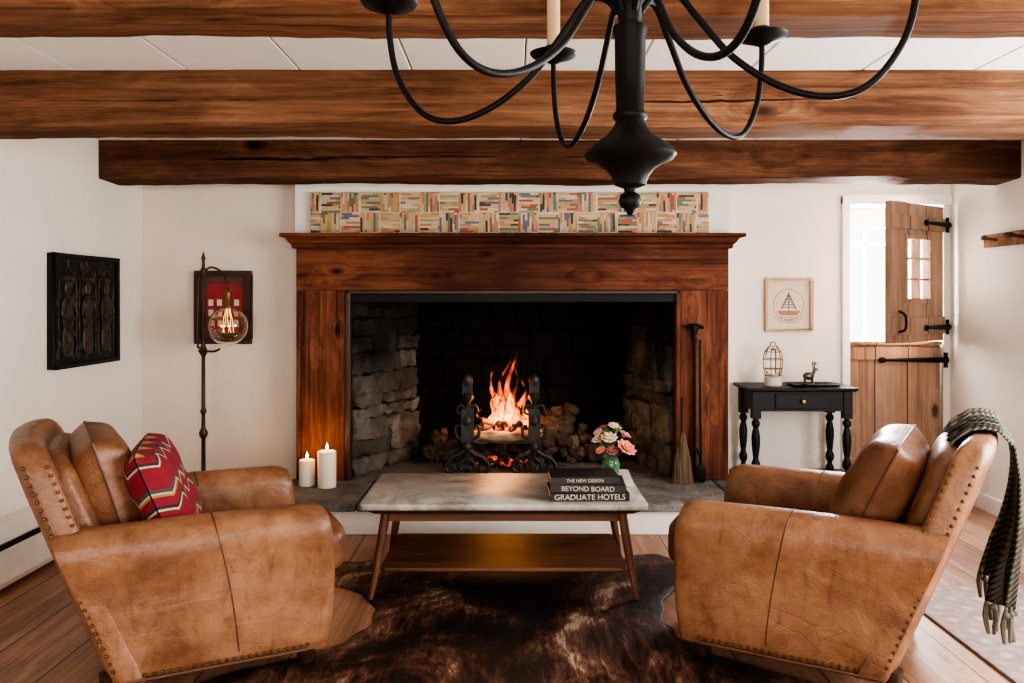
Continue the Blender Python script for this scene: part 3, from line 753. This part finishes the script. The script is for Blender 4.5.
# ---------------------------------------------------------------- andirons, fire
for X in (-.29,.145):
    an=empty('andiron',(X,5.20,.175)); b=B()
    b.lathe([(.018,.10),(.022,.14),(.034,.16),(.034,.18),(.02,.20),(.018,.30),(.036,.325),(.036,.35),(.02,.375),(.02,.46),(.04,.485),(.042,.505),(.022,.53),(.018,.56),(.034,.585),(.038,.61),(.026,.64),(.0,.655)],seg=8)
    b.box(-.04,.04,-.02,.02,.20,.42).box(-.032,.032,-.02,.02,.50,.60)
    for s in (-1,1):
        b.tube([(0,0,.16),(s*.05,0,.12),(s*.10,0,.10),(s*.14,0,.05),(s*.13,0,.015),(s*.095,0,.015),(s*.085,0,.045),(s*.11,0,.06)],[.02,.02,.018,.016,.015,.013,.011,.008],8)
        b.tube([(0,0,.10),(s*.04,0,.07),(s*.05,0,.03),(s*.025,0,.018),(s*.01,0,.04)],[.014,.014,.012,.01,.008],8)
        b.tube([(0,-.005,.42),(s*.05,-.005,.44),(s*.065,-.005,.40),(s*.04,-.005,.38)],[.012,.011,.009,.007],8)
        b.tube([(s*.03,-.005,.22),(s*.07,-.005,.24),(s*.075,-.005,.30),(s*.045,-.005,.31)],[.011,.011,.009,.007],8)
    b.tube([(0,0,.15),(0,.2,.15),(0,.37,.14)],.014,8,2).tube([(0,.36,.15),(0,.365,.0)],.012,8,1)
    b.fin('ironwork',M_iron2,an)
fr=empty('log_fire')
b=B()
def logm(p0,p1,r):
    n=9; p0=Vector(p0);p1=Vector(p1); b.tube([p0+(p1-p0)*i/n+Vector((0,random.uniform(-.006,.006),random.uniform(-.006,.006))) for i in range(n+1)],[r*random.uniform(.9,1.1) for _ in range(n+1)],12,2)
logm((-.25,5.26,.405),(.11,5.265,.40),.038); logm((-.33,5.40,.38),(.20,5.38,.385),.05); logm((-.24,5.48,.40),(.12,5.46,.44),.045); logm((-.20,5.32,.46),(.0,5.42,.50),.03)
b.fin('logs',M_log,fr)
b=B()
for i in range(24): b.rbox((random.gauss(-.07,.11),random.gauss(5.42,.05),.185+random.random()*.04),(random.uniform(.012,.028),)*3,3,3,Euler((random.random()*3,random.random()*3,0)).to_matrix())
for i in range(30): b.rbox((random.gauss(-.07,.08),random.gauss(5.35,.04),.435+random.random()*.04),(random.uniform(.012,.025),)*3,3,3,Euler((random.random()*3,random.random()*3,0)).to_matrix())
b.fin('embers',M_ember,fr)
b=B()
tong=[(-.15,5.34,.26,.040,.05),(-.08,5.35,.44,.046,-.06),(-.035,5.33,.60,.040,.05),(.02,5.35,.34,.042,.06),(.07,5.34,.18,.03,-.02),(-.18,5.36,.14,.028,-.04),(-.11,5.39,.48,.036,.08),(.0,5.31,.25,.035,-.05),(.04,5.37,.46,.030,-.04),(.08,5.38,.30,.026,.04)]
for x,y,H,r,sw in tong:
    pts=[];rad=[];ph=random.random()*6
    for i in range(9):
        t=i/8; pts.append((x+sw*t+.030*sin(ph+t*8)*t**.5,y+.012*cos(ph+t*5),.43+H*t)); rad.append(max(.002,r*(1-t)**.8*(.7+.55*sin(pi*min(1,t*1.8)))))
    b.tube(pts,rad,10,3)
b.fin('flames',M_fire,fr)

ft=empty('fireplace_tools',(1.13,4.90,.175)); b=B()
b.tube([(0,.05,.0),(0,.05,.5),(0,.055,.93)],.010,8,1)
b.lathe([(.0,.98),(.02,.97),(.026,.95),(.018,.93),(.012,.90),(.016,.88),(.01,.86)],(0,.055,0),12)
b.tube([(-.055,.055,.955),(0,.05,.965),(.055,.055,.955)],[.01,.016,.01],8)
b.tube([(.0,.05,.22),(-.03,.04,.16),(-.045,.03,.0)],.007,8,2).tube([(0,.05,.22),(.03,.04,.16),(.045,.03,0)],.007,8,2)
b.tube([(.03,.03,.88),(.03,.03,.4),(.035,.02,.05)],.006,8,2).rbox((.035,.015,.06),(.028,.006,.055),4,5)
b.fin('poker_stand',M_iron,ft)
br=empty('hearth_broom',(1.045,4.90,.175)); 
b=B(); b.lathe([(.010,.24),(.009,.30),(.009,.50),(.013,.52),(0,.53)],seg=10).fin('handle',M_legdark,br)
b=B(); b.rings([[(rx*cos(a),ry*sin(a),z) for a in [2*pi*i/20 for i in range(20)]] for rx,ry,z in ((.068,.024,0),(.062,.022,.06),(.050,.02,.16),(.026,.017,.25),(.014,.014,.31))])
def straw():
    m=NM('broom_straw'); v=m.coord(); n=m.noise(m.mapping(v,(90,90,2)),1.5,3); return m.fin(m.ramp(n,[(.35,(.06,.036,.02)),(.65,(.17,.11,.065))]),.9,m.bump(n,1,.01))
b.fin('bristles',straw(),br)
for X,Y,r,hh in ((-1.245,4.86,.047,.155),(-1.115,4.82,.055,.215)):
    c=empty('pillar_candle',(X,Y,.175))
    B().lathe([(r,0),(r,hh-.004),(r-.004,hh),(r*.6,hh-.006),(0,hh-.01)],seg=28).fin('wax',M_wax,c,angle=50)
    B().lathe([(.0015,hh-.01),(.0015,hh+.012)],seg=6).fin('wick',M_black,c)
    B().lathe([(.0,hh+.006),(.006,hh+.014),(.0075,hh+.022),(.005,hh+.034),(.0,hh+.05)],seg=12).fin('flame',M_flame,c)
    l=D.lights.new('glow','POINT'); l.energy=.8; l.color=(1,.55,.22); l.shadow_soft_size=.02; lo=D.objects.new('glow',l); S.collection.objects.link(lo); lo.parent=c; lo.location=(0,0,hh+.07)

# ---------------------------------------------------------------- side table
st=empty('side_table',(1.81,5.14,.175))
b=B(); b.rings([rr(.33,.175,.01,.555),rr(.345,.185,.012,.565),rr(.345,.185,.012,.572),rr(.34,.18,.012,.578)]).fin('table_top',M_black,st,angle=40)
b=B(); b.box(-.30,.30,-.15,.15,.43,.555); b.fin('apron',M_black,st,smooth=False,bevel=.003)
b=B(); b.box(-.17,.17,-.158,-.149,.447,.54); b.fin('drawer_front',M_black,st,smooth=False,bevel=.004)
B().lathe([(.006,0),(.006,.01),(.014,.018),(.012,.026),(0,.028)],(0,-.158,.493),14,Matrix.Rotation(pi/2,3,'X')).fin('knob',M_brass,st)
b=B()
pf=[(.02,0),(.026,.012),(.026,.03),(.016,.045),(.014,.06),(.024,.075),(.028,.1),(.022,.12),(.016,.135),(.02,.16),(.026,.22),(.027,.27),(.02,.31),(.015,.325),(.026,.345),(.026,.36),(.016,.375),(.018,.39)]
for x in (-.285,.285):
    for y in (-.135,.135): b.lathe(pf,(x,y,0),14).box(x-.026,x+.026,y-.026,y+.026,.385,.56)
b.fin('turned_legs',M_black,st,angle=35)
ln=empty('cage_lantern',(1.67,5.12,.754)); ln.scale=(1.08,1.08,1.08)
B().lathe([(.05,0),(.052,.01),(.048,.05),(.03,.06),(.028,.07),(0,.07)],seg=20).fin('base',simple('enamel_base',(.50,.45,.37),.4),ln)
B().lathe([(.03,.07),(.042,.10),(.045,.15),(.035,.20),(.02,.215),(0,.22)],seg=20).fin('glass',M_glass,ln,angle=80)
b=B()
for i in range(6):
    a=2*pi*i/6; c_,s_=cos(a),sin(a); b.tube([(.045*c_,.045*s_,.055),(.056*c_,.056*s_,.12),(.052*c_,.052*s_,.19),(.02*c_,.02*s_,.235)],.0028,6,4)
for z,r in ((.10,.055),(.155,.057),(.2,.049),(.06,.047)): b.tube([(r*cos(2*pi*i/20),r*sin(2*pi*i/20),z) for i in range(21)],.0028,6,1)
b.tube([(-.015,0,.235),(-.012,0,.255),(.012,0,.255),(.015,0,.235)],.003,6)
b.fin('brass_cage',M_brass,ln)
tr=empty('serving_tray',(1.92,5.10,.754))
B().rings([rr(.13,.085,.03,.0),rr(.155,.105,.035,.014),rr(.15,.10,.034,.014),rr(.127,.082,.03,.005)]).fin('tray',M_black,tr,angle=40)
fg=empty('stag_figurine',(1.89,5.10,.760)); b=B()
b.lathe([(.04,0),(.04,.008),(.015,.014),(.012,.02)],seg=16)
b.sph((0,0,.055),(.036,.022,.026),5)
for x in (-.02,.02):
    for y in (-.008,.008): b.tube([(x,y,.05),(x*1.15,y,.03),(x,y,.008)],[.008,.006,.005],6,2)
b.tube([(.022,0,.06),(.034,0,.08),(.036,0,.095)],[.014,.011,.011],8).sph((.044,0,.098),(.018,.011,.011),4)
for s in (-1,1): b.tube([(.036,s*.004,.103),(.03,s*.018,.125),(.036,s*.024,.15)],.0035,6).tube([(.03,s*.018,.125),(.046,s*.022,.14)],.003,6,1)
b.fin('stag_body',simple('pewter',(.12,.11,.10),.35,.8),fg)

# ---------------------------------------------------------------- chandelier
ch=empty('chandelier',(.214,1.45,0)); b=B()
prof=[(.0,1.452),(.006,1.456),(.008,1.464),(.016,1.468),(.021,1.478),(.018,1.49),(.010,1.495),(.012,1.502),(.028,1.508),(.03,1.514),(.034,1.525),(.045,1.538),(.062,1.548),(.078,1.555),(.083,1.563),(.080,1.57),(.066,1.582),(.045,1.596),(.034,1.608),(.027,1.62),(.026,1.625),(.031,1.63),(.031,1.637),(.025,1.643),(.027,1.70),(.028,1.775),(.031,1.785),(.031,1.795),(.02,1.80),(.024,1.83),(.032,1.84),(.032,1.86),(.02,1.88),(.012,1.90),(.01,2.15),(.05,2.17),(.055,2.219),(0,2.219)]
b.lathe(prof,seg=32)
RC=.475
for k in range(6):
    a=math.radians(44+60*k); c_,s_=cos(a),sin(a)
    pts=[(.02,1.82),(.045,1.85),(.08,1.85),(.12,1.80),(.18,1.725),(.26,1.668),(.34,1.645),(.405,1.665),(.455,1.735),(.474,1.82),(RC,1.885)]
    b.tube([(r*c_,r*s_,z) for r,z in pts],.0062,10,6)
    b.lathe([(.0,1.862),(.012,1.866),(.024,1.872),(.052,1.882),(.057,1.889),(.052,1.891),(.02,1.886),(.018,1.9),(.02,1.905),(0,1.905)],(RC*c_,RC*s_,0),24)
b.fin('iron_frame',M_iron,ch,angle=50)
b=B()
for k in range(6):
    a=math.radians(44+60*k); b.lathe([(.0155,1.90),(.0155,2.05),(.01,2.053),(0,2.053)],(RC*cos(a),RC*sin(a),0),16)
b.fin('candle_sleeves',M_sleeve,ch)
b=B()
for k in range(6):
    a=math.radians(44+60*k); b.lathe([(.007,2.053),(.012,2.07),(.011,2.085),(.004,2.105),(0,2.115)],(RC*cos(a),RC*sin(a),0),12)
b.fin('candle_bulbs',simple('frosted_bulb',(.8,.75,.65),.3),ch)

# ---------------------------------------------------------------- lights
def area(name,loc,rot,sx,sy,e,c):
    l=D.lights.new(name,'AREA'); l.shape='RECTANGLE'; l.size=sx; l.size_y=sy; l.energy=e; l.color=c
    o=D.objects.new(name,l); o.location=loc; o.rotation_euler=rot; S.collection.objects.link(o)
area('added_key_right',(XR-.02,2.1,1.3),(0,pi/2,0),1.35,2.1,130,(1,.97,.93))  # key light added off-frame to brighten the right side
area('added_fill_rear_a',(-1.0,YR+.02,1.3),(pi/2,0,0),1.3,1.3,50,(1,.95,.88))  # frontal fill added behind the camera
area('added_fill_rear_b',(1.5,YR+.02,1.3),(pi/2,0,0),1.3,1.3,80,(1,.96,.90))  # second added fill, right half of the unseen rear wall
area('doorway_daylight',(2.55,5.62,1.45),(-pi/2,0,0),.5,.8,150,(.98,.98,1))
l=D.lights.new('fire_glow','POINT'); l.energy=8; l.color=(1,.42,.13); l.shadow_soft_size=.12
o=D.objects.new('fire_glow',l); o.location=(-.05,5.28,.62); S.collection.objects.link(o)
w=D.worlds.new('sky'); S.world=w; w.use_nodes=True; bg=w.node_tree.nodes['Background']; bg.inputs[0].default_value=(.95,.97,1,1); bg.inputs[1].default_value=3.0

# ---------------------------------------------------------------- camera
c=D.cameras.new('camera'); c.sensor_width=36; c.lens=800/1024*36; c.shift_y=-41.5/1024; c.clip_start=.05
co=D.objects.new('camera',c); co.location=(0,0,1.3); co.rotation_euler=(pi/2,0,0); S.collection.objects.link(co); S.camera=co
S.view_settings.view_transform='AgX'
try: S.view_settings.look='AgX - High Contrast'
except Exception: pass
S.view_settings.exposure=0.15
